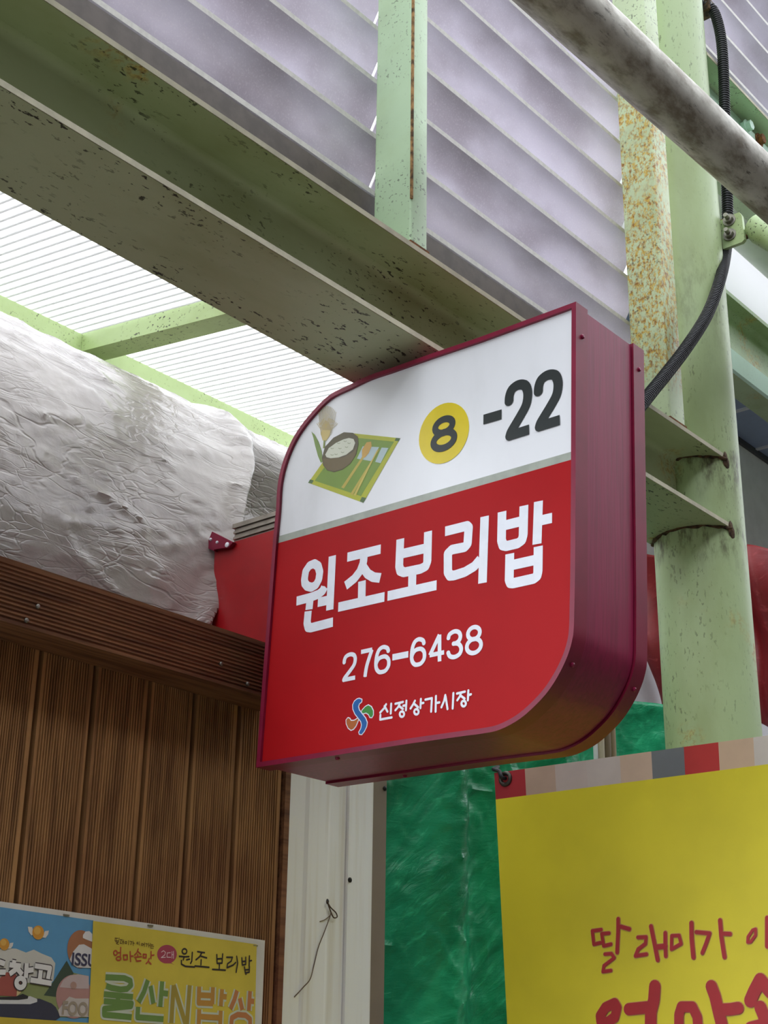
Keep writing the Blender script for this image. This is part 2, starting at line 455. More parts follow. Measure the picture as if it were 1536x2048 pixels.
# ---- white folded sheet metal beside the planks
xa = at_y(578, 1600, 2.1).x; xb = at_y(693, 1600, 2.1).x; xc = at_y(741, 1600, 2.1).x; xd = at_y(768, 1600, 2.1).x
sheet = empty('wall_white_sheet', ((xa+xc)/2, 2.1, 0)); struct(sheet, 'white folded sheet metal cladding between the planks and the green tarpaulin')
bm = B(); add_prism(bm, [(xa-.02, 2.098, 0), (xa+.05, 2.100, 0), (xa+.06, 2.097, 0), (xb-.06, 2.097, 0), (xb-.05, 2.100, 0), (xb, 2.10, 0), (xb, 2.115, 0), (xa-.02, 2.115, 0)], (0, 0, 2.42)); obj('wide_panel', bm, M_sheet, sheet)
bm = B(); add_prism(bm, [(xb+.001, 2.092, 0), (xc, 2.092, 0), (xc, 2.13, 0), (xb+.001, 2.13, 0)], (0, 0, 2.42)); obj('narrow_panel', bm, M_sheet, sheet)
box('end_trim', xc+.001, xd+.015, 2.105, 2.14, 0, 2.42, P('brown_trim', '8a7a68', .6), sheet)
for sx, sy, yy in ((699, 1760, 2.092), (769, 1577, 2.105), (653, 1803, 2.1)):
    p = at_y(sx, sy, yy); screw('screw', p, (0, -1, 0), .0055, M_darkscrew, sheet)

# ---- translucent lean-to roof
KR = .14
def roofz(y): return 3.575+KR*(y-3.0)
roof = empty('ceiling', (1.9, 2.4, 3.4)); struct(roof, 'white twin-wall polycarbonate lean-to roof')
xr = at_y(165, 701, 3.0).x
bounds = [(.3, xr-.001), (xr+.001, 3.2)]
for x0, x1 in bounds:
    bm = B(); y0, y1 = 1.74, 3.06
    add_prism(bm, [(x0, y0, roofz(y0)), (x0, y1, roofz(y1)), (x0, y1, roofz(y1)+.003), (x0, y0, roofz(y0)+.003)], (x1-x0, 0, 0))
    sh = obj('roof_sheet', bm, M_poly, roof)
    bm = B(); x = x0+.012
    while x < x1:
        add_prism(bm, [(x, y0, roofz(y0)-.004), (x, y1, roofz(y1)-.004), (x, y1, roofz(y1)-.0005), (x, y0, roofz(y0)-.0005)], (.0062, 0, 0)); x += .0285
    rb = obj('sheet_ribs', bm, M_polyrib, sh); rb['kind'] = 'stuff'
bm = B(); y0, y1 = 1.72, 3.0
add_prism(bm, [(xr-.005, y0, roofz(y0)-.062), (xr-.005, y1, roofz(y1)-.062), (xr-.005, y1, roofz(y1)-.006), (xr-.005, y0, roofz(y0)-.006)], (.075, 0, 0))
obj('rafter', bm, M_rafter, roof)
box('ledger', .3, 3.2, 3.001, 3.06, 3.42, roofz(3)-.008, M_rafter, roof)
box('wall_back', .2, 3.3, 3.08, 3.2, 0, 3.55, P('back_wall_plaster', '8d8980', .8)); struct(bpy.data.objects['wall_back'], 'plain wall of the building behind')

# ================================================================== STEEL FRAME
BX0, BX1, BY0, BY1, BZ0, BZ1 = .2, 3.12, 1.5, 1.712, 2.896, 3.094
beam = empty('steel_beam', ((BX0+BX1)/2, (BY0+BY1)/2, BZ0), 'pale green steel H-beam above the red sign, flecked with dark grime', 'beam')
h_beam(beam, BX0, BX1, BY0, BY1, BZ0, BZ1, .013, .010, M_beam, M_edge)

CX, CY, CR = 3.155, 1.605, .114
col = empty('steel_column', (CX, CY, 0), 'thick round pale green steel column with rust stains right of the sign', 'column')
bm = B(); add_tube(bm, [Vector((CX, CY, z)) for z in (0, 1.5, 2.3, 2.7, 3.1, 3.5, 4, 4.6, 5.4)], CR, 48); obj('pipe_shaft', bm, M_column, col, True)
# weld beads where the beam meets the shaft
for zz in (BZ0+.002, BZ1-.011):
    bm = B(); pts = []
    for k in range(22):
        a = radians(249-k*6.2)
        rr = CR+.002
        pts.append(Vector((CX+rr*cos(a), CY+rr*sin(a), zz-.003+random.uniform(-.003, .003))))
    add_tube(bm, pts, lambda i: .004+random.uniform(-.0015, .002), 8); obj('weld_bead', bm, M_rustdark, col, True)

for zz in (BZ0-.004, BZ1-.016):
    bm = B(); bmesh.ops.create_icosphere(bm, subdivisions=3, radius=.014)
    for v in bm.verts: v.co = v.co*(1+.5*noise.noise(v.co*90)); v.co.z *= 1.5; v.co.y *= .35; v.co += Vector((3.118, 1.499, zz))
    obj('rust_scab', bm, M_rustdark, col, True)
def post(name, x0, x1, y0, y1, z0, z1, mat, label):
    t = empty(name, ((x0+x1)/2, (y0+y1)/2, z0), label, 'post')
    bm = B(); add_box(bm, x0, x1, y0, y1, z0, z1)
    es = [e for e in bm.edges if abs(e.verts[0].co.z-e.verts[1].co.z) > .1]
    bmesh.ops.bevel(bm, geom=es, offset=.005, segments=3, affect='EDGES', profile=.5)
    obj('tube', bm, mat, t, True)
    box('foot_weld', x0-.003, x1+.003, y0-.002, y1+.003, z0, z0+.006, M_rust, t)
    return t
p1 = post('louver_post', 1.862, 1.913, 1.503, 1.598, BZ1, 5.2, M_post, 'pale green box post between the two louver bays, rust along one corner')
box('rust_seam', 1.8615, 1.866, 1.5015, 1.506, BZ1+.1, 4.4, plain('seam_rust', 'b48a55', .9, 0, .3, 70), p1)
p2 = post('louver_post', 2.848, 2.922, 1.503, 1.600, BZ1, 5.2, M_rustpost, 'pale green box post blistered with yellow rust, beside the round column')

# ---- louvers
LY, PITCHZ, D, E_, T = 1.622, .1365, .062, .112, .0035
def blade_mesh(length):
    bm = B()
    prof = [(0, .0), (0, -.012), (D, -.012-E_), (D+.003, -.012-E_+.001), (.004, -.010), (.004, 0)]
    add_prism(bm, [(0, a, b) for a, b in prof], (length, 0, 0))
    me = bpy.data.meshes.new('slat'); bmesh.ops.recalc_face_normals(bm, faces=bm.faces); bm.to_mesh(me); bm.free()
    me.materials.append(M_louver); me.materials.append(M_lip)
    for p in me.polygons:
        if abs(p.normal.y) > .9 and p.center.y < .001: p.material_index = 1
    return me
def louver(x0, x1, n0, n1, label, zb=3.276, rail=True):
    t = empty('slatted_louver', ((x0+x1)/2, LY+.03, zb+n0*PITCHZ-.13), label, 'louver')
    me = blade_mesh(x1-x0)
    for n in range(n0, n1):
        o = bpy.data.objects.new('slat', me); COL.objects.link(o); o.parent = t
        o.location = Vector((x0, LY+random.uniform(-.001, .001), zb+n*PITCHZ)) - t.location
    if rail: box('bottom_rail', x0, x1, LY, LY+.045, BZ1, zb-.017, M_rail, t)
    return t
louver(.2, 1.925, 0, 12, 'white frosted louver slats left of the middle green post')
louver(1.932, 2.948, 0, 12, 'white frosted louver slats between the middle post and the rusty post')
louver(3.27, 7.5, 9, 18, 'lavender white louver slats at the upper right corner past the column', rail=False)

# ---- upper beam right of the column with splice plate and bolts
ub = empty('steel_beam', (5, 1.57, 4.12), 'dark green steel beam with bolted splice plate at upper right', 'beam')
h_beam(ub, 3.2, 7.5, 1.5, 1.64, 4.12, 4.385, .012, .01, M_post, M_edge)
a = at_y(1413, 175, 1.56); 
pl = box('splice_plate', 3.30, 3.62, 1.553, 1.563, 4.16, 4.355, M_mint, ub)
pl2 = box('splice_plate', 3.50, 3.72, 1.541, 1.5525, 4.16, 4.335, M_mint, ub)
for bx_, by_ in ((1493, 254), (1517, 281)):
    p = at_y(bx_, by_, 1.541); hexbolt('bolt', p, (0, -1, 0), .016, M_rust if bx_ > 1500 else M_mint, ub, True, 0)

# ---- second beam and soffit further along
b2 = empty('steel_beam', (6.2, 2.05, 3.94), 'green steel beam with a mint lower face behind the column', 'beam')
h_beam(b2, 4.0, 9, 2.0, 2.14, 4.0, 4.275, .016, .012, M_far, None)
box('lower_channel', 4.0, 9, 1.985, 1.999, 3.94, 4.02, M_mint, b2)
sof = empty('ceiling_soffit', (6.5, 2.3, 4.21)); struct(sof, 'blue grey metal soffit panels with pale joint strips at the right edge')
soffm = P('soffit_blue_grey', '8e9fbd', .35)
xs = [3.9, 4.62, 5.07, 5.47, 5.95, 6.4, 6.9, 7.6]
for a_, b_ in zip(xs, xs[1:]):
    box('soffit_panel', a_+.004, b_-.004, 2.141, 2.5, 4.21, 4.225, soffm, sof)
for x in xs[1:-1]:
    box('joint_strip', x-.006, x+.012, 2.141, 2.5, 4.203, 4.212, P('joint_white', 'cfd3d8', .4), sof)
struct(box('wall_grey', 3.26, 9, 2.5, 2.56, 0, 4.20, P('grey_lavender_wall', 'eeecf2', .5)), 'lavender grey wall panel below the blue soffit')
struct(box('trim_2', 3.9, 9, 2.485, 2.499, 4.185, 4.209, P('dark_cornice', '3a3a40', .5)), 'dark strip between grey wall and soffit')
struct(box('wall_upper_sheet', 3.6, 9, 2.15, 2.16, 4.28, 6.2, M_whitepanel), 'white translucent sheet above the far green beam')

# ---- horizontal pipe in front of the column
PY = 1.2
pa, pb = at_y(1122, 0, PY), at_y(1482, 330, PY)
dirp = (pb-pa).normalized()
rp = .060
pipe = empty('steel_pipe', pb-Vector((0, 0, rp)), 'stained grey steel pipe crossing in front of the column at upper right', 'pipe')
tube('pipe_run', [pa-dirp*1.2, pb+dirp*.28], rp, M_pipe, pipe, 40)
tube('pipe_collar', [pb+dirp*.281, pb+dirp*1.6], rp+.0025, M_pipe, pipe, 40)
# ---- clamp tab from the column to the pipe
CXT = 3.215
cl = empty('pipe_clamp', at_x(1450, 490, CXT), 'bolted pale green clamp plate joining the column to the grey pipe', 'clamp')
bm = B(); q = [at_x(*p, CXT) for p in ((1440, 441), (1478, 424), (1483, 430), (1489, 478), (1484, 484), (1446, 498))]
add_prism(bm, q, (.012, 0, 0)); obj('front_plate', bm, M_green, cl)
bm = B(); q = [at_x(*p, CXT+.014) for p in ((1424, 446), (1470, 428), (1500, 470), (1428, 504))]
add_prism(bm, q, (.012, 0, 0)); obj('back_plate', bm, M_rust, cl)
for p in ((1459, 441), (1460, 470)): hexbolt('bolt', at_x(*p, CXT), (-1, -.12, .02), .0125, M_screw, cl)
s0 = at_x(1508, 452, CXT+.03); s1 = Vector((CXT+.03, PY+rp*.95, (pb+dirp*((CXT-pb.x)/dirp.x)).z))
tube('stub_tube', [s0, s0+(s1-s0)*.12, s1], lambda i: (.034, .040, .040)[i], M_green, cl, 24)
# ---- pale pipe behind
c0, c1 = at_y(1470, 438, 1.95), None
c0 = Vector((3.3, 1.95, at_y(1490, 452, 1.95).z))
tg = tube('steel_pipe', [c0, c0+Vector((5, 0, 0))], .085, P('pale_pipe_paint', 'c9cfc2', .5)); tag(tg, 'thick pale painted pipe behind the clamp at the right edge', 'pipe')

# ---- corrugated conduit
up = [at_x(px_, py_, X_) for px_, py_, X_ in ((1396, 14, 3.25), (1410, 10, 3.26), (1428, 24, 3.27), (1441, 70, 3.27), (1447, 140, 3.27), (1450, 250, 3.27), (1453, 350, 3.265), (1455, 430, 3.262), (1452, 500, 3.25))]
dn = [at_y(*c) for c in ((1440, 560, 1.474), (1415, 628, 1.468), (1375, 692, 1.466), (1333, 747, 1.466), (1298, 790, 1.466), (1262, 836, 1.466))]
path = smooth_path(up+dn, 4)
dense = []; acc = 0
for a_, b_ in zip(path, path[1:]):
    L_ = (b_-a_).length; k = max(1, int(L_/.0019))
    for j in range(k): dense.append(a_.lerp(b_, j/k))
cd = empty('conduit', path[-1], 'black corrugated cable conduit looping down across the green column', 'conduit')
bm = B(); add_tube(bm, dense, lambda i: .0160 if (i % 4) < 2 else .0130, 12); obj('corrugated_tube', bm, M_black, cd, True)
pp = up[1]; box('saddle_clip', pp.x-.012, pp.x+.03, pp.y-.02, pp.y+.05, pp.z-.03, pp.z+.012, M_rustdark, cd, .004)

# ================================================================== BOX SIGN
XS, DEP = 1.9, .228
SP = Plane('x', XS)
out_px = [(1152, 603), (1060, 637), (960, 674), (860, 708), (790, 733), (740, 750), (700, 769), (658.5, 790), (623, 825), (597, 858), (579, 890), (564, 929), (555, 971), (551.5, 1024), (547, 1069), (537, 1200), (525, 1360), (512, 1535), (660, 1512), (820, 1487), (920, 1473), (965, 1467), (1000, 1459), (1042, 1436), (1083, 1398), (1108, 1365), (1130, 1324), (1143, 1286), (1148, 1248), (1150, 1150), (1151, 1000), (1151.5, 800)]
def densify(poly, idx_curves, k=4):
    out = []; n = len(poly)
    for i in range(n):
        p1, p2 = poly[i], poly[(i+1) % n]
        if any(a <= i < b for a, b in idx_curves):
            p0, p3 = poly[i-1], poly[(i+2) % n]
            for q in range(k):
                t = q/k
                out.append(.5*((2*p1)+(p2-p0)*t+(2*p0-5*p1+4*p2-p3)*t*t+(3*p1-p0-3*p2+p3)*t**3))
        else: out.append(p1.copy())
    return out
outline = densify(px_poly(SP, out_px), [(4, 13), (20, 28)])
def inset(poly, d):
    out = []; n = len(poly)
    ar = sum(poly[i].x*poly[(i+1) % n].y-poly[(i+1) % n].x*poly[i].y for i in range(n)); sg = 1 if ar > 0 else -1
    for i in range(n):
        a, b, c = poly[i-1], poly[i], poly[(i+1) % n]
        d1, d2 = (b-a).normalized(), (c-b).normalized()
        n1, n2 = Vector((-d1.y, d1.x))*sg, Vector((-d2.y, d2.x))*sg
        m = n1+n2; m = m/max(m.dot(n1), .3)
        out.append(b+m*d)
    return out
def band(name, poly, x0, x1, mat, parent, thick=None):
    """a skin following the outline from depth x0 to x1"""
    bm = B(); n = len(poly); inn = inset(poly, thick or .003)
    rings = [[bm.verts.new((X, -q.x, q.y)) for q in pl_] for X, pl_ in ((x0, poly), (x1, poly), (x1, inn), (x0, inn))]
    for r in range(4):
        a_, b_ = rings[r], rings[(r+1) % 4]
        for i in range(n): bm.faces.new((a_[i], a_[(i+1) % n], b_[(i+1) % n], b_[i]))
    return obj(name, bm, mat, parent, True)
sign = empty('box_sign', (XS+DEP/2, 1.55, 2.15), 'red and white box sign with green placemat picture and phone number 276-6438', 'sign')
band('front_frame', outline, XS, XS+.037, M_trim, sign, .009)
side_o = inset(outline, .004)
band('side_panel', side_o, XS+.0375, XS+DEP-.040, M_side, sign, .003)
band('back_frame', outline, XS+DEP-.037, XS+DEP, M_trim, sign, .009)
face_o = inset(outline, .0092)
bm = B(); add_prism(bm, [SP.to3(q, -.006) for q in face_o], (.004, 0, 0)); obj('face_panel', bm, M_face, sign)
bm = B(); add_prism(bm, [SP.to3(q, -DEP+.004) for q in face_o], (.003, 0, 0)); obj('back_panel', bm, M_face, sign)
def clip(poly, a, b):
    d = b-a; nn = Vector((-d.y, d.x)); out = []
    for i in range(len(poly)):
        p, q = poly[i], poly[(i+1) % len(poly)]; sp, sq = (p-a).dot(nn), (q-a).dot(nn)
        if sp >= 0: out.append(p)
        if sp*sq < 0: out.append(p.lerp(q, sp/(sp-sq)))
    return out
# NB print offsets are measured from the plane XS towards the viewer; the panel surface is at XS+.006
gA, gB = SP.to2(553, 1071), SP.to2(1150, 898); rA, rB = SP.to2(553, 1084.5), SP.to2(1150, 914)
poly_print('grey_stripe', SP, [clip(clip(face_o, gB, gA), rA, rB)], -.0055, M_greyline, sign)
poly_print('red_field', SP, [clip(face_o, rB, rA)], -.0055, M_redface, sign)
OFF = -.0050
c5 = crop(560, 980, 580/1536)
W = .0180
main = [
 {'p': [(120, 468), (127, 425), (146, 397), (171, 386), (192, 399), (201, 432), (196, 470), (181, 499), (158, 512), (135, 506), (122, 490)], 'c': True, 'w': .0175},
 [(78, 585), (150, 566), (195, 548), (217, 530), (226, 510)], [(150, 572), (144, 630)],
 [(191, 592), (250, 579)], [(268, 345), (254, 632)], [(140, 638), (134, 700), (140, 724), (156, 726), (271, 696)],
 [(347, 352), (524, 309)], [(436, 340), (432, 380), (415, 425), (385, 465), (338, 503)], [(428, 400), (455, 440), (485, 458), (522, 462)],
 [(425, 478), (423, 575)], [(299, 617), (544, 562)],
 [(628, 255), (622, 400), (628, 424), (648, 432), (735, 414), (762, 400), (771, 375), (775, 215)], [(630, 335), (773, 302)],
 [(692, 425), (690, 520)], [(560, 558), (820, 500)],
 [(865, 215), (980, 186), (990, 196), (984, 282), (970, 298), (900, 312), (880, 332), (880, 430), (892, 450), (915, 448), (970, 430), (1020, 400), (1052, 362)],
 [(1075, 135), (1063, 489)],
 [(1167, 110), (1164, 262), (1172, 288), (1192, 292), (1250, 278), (1272, 262), (1279, 235), (1283, 78)], [(1168, 186), (1280, 158)],
 [(1360, 55), (1352, 282)], [(1365, 158), (1432, 143)],
 [(1208, 333), (1205, 470), (1212, 488), (1228, 489), (1335, 465), (1352, 452), (1357, 430), (1359, 294)], [(1208, 396), (1357, 363)]]
for a_, b_ in ((0, 6), (6, 11), (11, 15), (15, 17), (17, 23)):
    strokes('syllable', SP, main[a_:b_], W, OFF, M_letter, sign, c5)
c4 = crop(500, 580, 820/1536)
def T4(a): return c4([a])[0]
poly_print('yellow_disc', SP, [px_poly(SP, c4([(720+94*cos(t)*1.0+0*sin(t), 533-26*cos(t)+112*sin(t)) for t in (2*pi*k/40 for k in range(40))]))], -.0053, P('yellow_disc_print', 'e3cc1f', .35), sign)
DG = {
 '2': [('s', [(0, .70), (.03, .83), (.17, .95), (.5, 1), (.83, .95), (.97, .83), (.98, .68), (.88, .52), (.62, .36), (.3, .19), (.08, .07), (0, -.02)]), ('p', [(-.04, 0), (1.02, 0)])],
 '7': [('p', [(-.04, 1), (1, 1)]), ('s', [(.98, .99), (.72, .66), (.5, .33), (.38, -.05)])],
 '6': [('s', [(.95, .77), (.86, .92), (.55, 1), (.25, .93), (.07, .72), (0, .42), (.05, .18), (.25, .03), (.5, 0), (.75, .03), (.95, .16), (1, .31), (.95, .47), (.75, .59), (.5, .61), (.25, .57), (.08, .45), (.02, .36)])],
 '4': [('p', [(.74, -.05), (.74, 1)]), ('p', [(.74, 1), (.02, .27)]), ('p', [(.0, .27), (1.08, .27)])],
 '3': [('s', [(.02, .76), (.12, .92), (.47, 1), (.80, .94), (.94, .78), (.86, .62), (.62, .53), (.38, .53)]), ('s', [(.5, .53), (.82, .47), (1, .28), (.88, .08), (.5, 0), (.14, .07), (0, .25)])],
 '8': [('c', [(.5+.42*cos(t), .765+.235*sin(t)) for t in (2*pi*k/24 for k in range(24))]), ('c', [(.5+.5*cos(t), .27+.27*sin(t)) for t in (2*pi*k/28 for k in range(28))])]}
def digit(name, ch, x0, x1, z0, z1, w, mat):
    x0 += w/2; x1 -= w/2; z0 += w/2; z1 -= w/2; polys = []
    for kind, pts in DG[ch]:
        q = [Vector((x0+(x1-x0)*a_, z0+(z1-z0)*b_)) for a_, b_ in pts]
        if kind == 's': q = [v.xy for v in smooth_path([v.to_3d() for v in q], 4)]
        polys += stroke_polys(q, w, kind == 'c')
    return poly_print(name, SP, polys, OFF, mat, sign)
def digits(name, cr, spans, bl, tr, w, mat):
    z0, z1 = SP.to2(*cr([bl])[0]).y, SP.to2(*cr([tr])[0]).y
    for ch, a_, b_, ya, yb in spans:
        digit(name, ch, SP.to2(*cr([(a_, ya)])[0]).x, SP.to2(*cr([(b_, yb)])[0]).x, z0, z1, w, mat)
digits('digit', c4, [('8', 670, 770, 540, 520)], (672, 616), (768, 452), .0135, M_ink)
strokes('dash', SP, [[(868, 482), (936, 462)]], .019, OFF, M_ink, sign, c4)
digits('digit', c4, [('2', 948, 1053, 460, 430), ('2', 1058, 1168, 430, 400)], (948, 566), (1168, 276), .0186, M_ink)
c6 = crop(640, 1220, 360/1536)
digits('phone_digit', c6, [('2', 176, 300, 480, 460), ('7', 322, 442, 450, 430), ('6', 448, 588, 430, 410), ('6', 752, 893, 360, 345), ('4', 905, 1050, 320, 310), ('3', 1062, 1206, 300, 285), ('8', 1222, 1376, 270, 255)], (172, 613), (1376, 104), .0078, M_letter)
strokes('phone_dash', SP, [[(602, 399), (738, 372)]], .0115, OFF, M_letter, sign, c6)
# market name
mk = [
 [(548, 800), (530, 835), (498, 870)], [(535, 815), (560, 862)], [(592, 795), (588, 878)], [(500, 890), (498, 930), (596, 912)],
 [(628, 795), (692, 780)], [(665, 795), (650, 825), (628, 850)], [(660, 815), (692, 840)], [(722, 770), (718, 850)], [(695, 812), (718, 808)],
 {'p': ellipse_px(684, 884, 19, 23, 12), 'c': True},
 [(795, 770), (780, 800), (758, 835)], [(788, 795), (822, 825)], [(846, 755), (842, 832)], [(846, 792), (868, 788)], {'p': ellipse_px(808, 864, 19, 23, 12), 'c': True},
 [(885, 760), (940, 748), (934, 862)], [(975, 730), (972, 862)], [(975, 790), (1004, 784)],
 [(1055, 722), (1045, 770), (1022, 825)], [(1058, 735), (1074, 840)], [(1124, 705), (1118, 835)],
 [(1155, 708), (1222, 692)], [(1190, 702), (1178, 735), (1158, 765)], [(1185, 725), (1220, 752)], [(1252, 682), (1248, 765)], [(1252, 722), (1274, 715)],
 {'p': ellipse_px(1212, 794, 19, 24, 12), 'c': True}]
strokes('market_lettering', SP, mk, .0042, OFF, M_letter, sign, c6, True)
# pinwheel emblem
def blob(pts): return [Vector(p) for p in smooth_path([Vector((a_, b_, 0)) for a_, b_ in pts], 4)]
logo_blue = [(318, 752), (340, 760), (338, 778), (318, 795), (310, 820), (318, 850), (345, 885), (372, 920), (385, 955), (380, 990), (360, 1030), (340, 1055), (322, 1052), (318, 1038), (335, 1010), (342, 975), (335, 945), (312, 915), (285, 880), (268, 840), (266, 805), (280, 775), (300, 758)]
logo_green = [(332, 880), (345, 850), (370, 822), (395, 808), (420, 822), (436, 855), (436, 890), (425, 910), (410, 908), (400, 885), (378, 870), (355, 876)]
logo_or = [(315, 915), (305, 945), (288, 985), (268, 1010), (248, 1018), (225, 1000), (210, 965), (208, 935), (222, 917), (236, 922), (248, 942), (275, 940)]
for nm, pts, cc in (('emblem_green', logo_green, '3f8f3a'), ('emblem_orange', logo_or, 'b5642a'), ('emblem_blue', logo_blue, '155fa8')):
    poly2 = px_poly(SP, c6(pts))
    off = OFF + (.0004 if nm == 'emblem_blue' else 0)
    strokes(nm+'_outline', SP, [{'p': c6(pts), 'c': True}], .0036, off-.0004, M_letter, sign)
    poly_print(nm, SP, [poly2], off, P(nm+'_print', cc, .4), sign)
# picture: placemat, bowl of rice, barley ear, spoon and chopsticks
ci = crop(580, 780, 400/1536)
def pp_(name, pts, c, k):
    poly_print(name, SP, [px_poly(SP, ci(pts))], -.0056+.00012*k, P('print_'+name, c, .4), sign)
pp_('placemat_border', [(125, 706), (400, 318), (832, 363), (548, 860)], 'b8bd2c', 1)
pp_('placemat', [(175, 690), (420, 352), (785, 390), (530, 808)], '7a9a33', 2)
for nm, pts in (('corner', [(125, 706), (140, 680), (168, 688), (155, 712)]), ('corner', [(800, 360), (832, 363), (820, 386), (790, 382)]), ('corner', [(548, 860), (522, 848), (538, 815), (570, 822)])):
    pp_(nm, pts, '4c6a35', 3)
pp_('napkin', [(500, 520), (545, 425), (670, 432), (610, 540)], 'b9cdcf', 3); pp_('napkin', [(640, 545), (690, 435), (742, 438), (682, 555)], 'b9cdcf', 3)
pp_('spoon_bowl', [(540, 515), (540, 450), (575, 395), (610, 390), (614, 425), (590, 480), (562, 512)], 'd1a548', 5)
pp_('spoon_handle', [(540, 505), (556, 512), (400, 750), (380, 742)], 'c3b14a', 4)
pp_('chopstick', [(668, 445), (674, 450), (468, 800), (450, 792)], 'c3b14a', 5); pp_('chopstick', [(655, 455), (661, 458), (490, 808), (474, 802)], 'cfc05c', 6)
pp_('leaf', [(150, 312), (175, 335), (205, 390), (228, 460), (238, 545), (222, 552), (200, 500), (178, 420), (165, 360)], '7f9a4a', 1)
pp_('bowl', [(232, 515), (255, 430), (320, 360), (400, 318), (470, 322), (508, 352), (512, 410), (495, 490), (450, 560), (390, 605), (325, 625), (270, 610), (240, 570)], '5a5233', 5)
pp_('bowl_front', [(236, 520), (300, 522), (400, 510), (470, 470), (500, 430), (490, 495), (450, 558), (390, 600), (325, 618), (272, 604), (244, 566)], '6f5f38', 6)
pp_('rice', [(258, 490), (285, 440), (340, 400), (400, 372), (440, 362), (475, 370), (488, 400), (470, 450), (420, 490), (360, 512), (300, 518), (268, 510)], 'dfe3cf', 7)
strokes('rice_marks', SP, [[(300+dx, 440+dy), (312+dx, 446+dy), (324+dx, 440+dy)] for dx, dy in ((0, 0), (50, -40), (100, -55), (130, -40), (60, 0), (110, -10), (30, 45), (80, 30), (0, 50))], .0014, -.0045, P('rice_mark_print', 'a9b08f', .4), sign, ci)
pp_('barley_ear', [(236, 380), (222, 330), (230, 270), (255, 225), (285, 240), (302, 290), (290, 345), (262, 385)], 'd6c27c', 2)
aw = []
for k in range(15):
    t = k/14; x0_ = 225+75*t; x1_ = 205+135*t
    aw.append([(x0_, 340-90*sin(pi*t)), (x1_, 200-85*sin(pi*(.15+.7*t)))])
    aw.append([(x0_, 300), (x1_+(-12 if t < .5 else 12), 250-40*sin(pi*t))])
strokes('barley_awns', SP, aw, .0012, -.0050, P('awn_print', 'cfc094', .4), sign, ci)
strokes('barley_stem', SP, [[(250, 380), (246, 440)]], .004, -.0050, P('stem_print', '8a9a4a', .4), sign, ci)
# screws along both frames
for px_, py_ in ((1166, 676), (1156, 1300)):
    p = at_y(px_, py_, SP.to3(SP.to2(1151, 700)).y); 
ry = 1.172
for px_, py_, d_ in ((1166, 676, .020), (1274, 738, DEP-.018)):
    q = SP.to2(1151.5, 690); z_ = at_y(px_, py_, -q.x).z
    screw('screw', (XS+d_, -SP.to2(1151.5, 690).x-.001, z_), (0, -1, 0), .0042, M_side, sign)
for d_ in (.020, DEP-.018):
    q = SP.to2(1130, 1324); screw('screw', (XS+d_, -q.x, q.y), (0, -.9, -.45), .0042, M_side, sign)
    q = SP.to2(660, 1512); screw('screw', (XS+d_, -q.x, q.y), (0, 0, -1), .0042, M_side, sign)
for yy in (1.56, 1.65):
    box('hanger', XS+.09, XS+.12, yy-.015, yy+.015, SP.to2(900, 697).y-.006, BZ0, M_rustdark, sign)

# ---- red end of the shop fascia box behind the sign
rb = empty('fascia_box', (2.6, 2.17, 2.42), 'dark red end of a light box above the wooden fascia, left of the box sign', 'sign box')
q = [at_x(*p, 2.12) for p in ((430, 1097), (560, 1060), (560, 1320), (412, 1262))]
bm = B(); add_prism(bm, [(2.12, 2.268, 2.425), (2.12, 2.262, 2.55), (2.12, 2.268, 2.726), (2.12, 2.06, 2.726), (2.12, 2.06, 2.425)], (.34, 0, 0)); obj('red_casing', bm, M_redbox, rb)
for k in range(6):
    z = 2.7265+k*.0068
    box('aluminium_rib', 2.122 if k % 2 else 2.126, 2.45, 2.06, 2.213 if k < 5 else 2.217, z, z+(.0052 if k < 5 else .010), M_alu, rb)
br = empty('angle_bracket', at_x(440, 1095, 2.10), 'small red riveted angle bracket at the top corner of the red light box', 'bracket')
bm = B(); add_prism(bm, [at_x(*p, 2.108) for p in ((413, 1091), (424, 1063), (466, 1084), (458, 1094), (428, 1099))], (.011, 0, 0)); obj('plate', bm, M_trim, br)
bm = B(); add_prism(bm, [at_x(*p, 2.108) for p in ((413, 1091), (428, 1099), (428, 1102), (411, 1094))], (.011, 0, 0)); obj('leg', bm, M_trim, br)
for p in ((422, 1079), (435, 1085), (455, 1090)): screw('rivet', at_x(*p, 2.108), (-1, 0, 0), .0035 if p[0] < 450 else .006, M_letter, br)

# ---- crinkled plastic film over the roll
prof = [(2.275, 2.425), (2.262, 2.50), (2.265, 2.60), (2.275, 2.70), (2.29, 2.80), (2.315, 2.90), (2.36, 3.01), (2.43, 3.12), (2.52, 3.205), (2.62, 3.262), (2.75, 3.30), (2.95, 3.31)]
pv = smooth_path([Vector((0, a_, b_)) for a_, b_ in prof], 9)
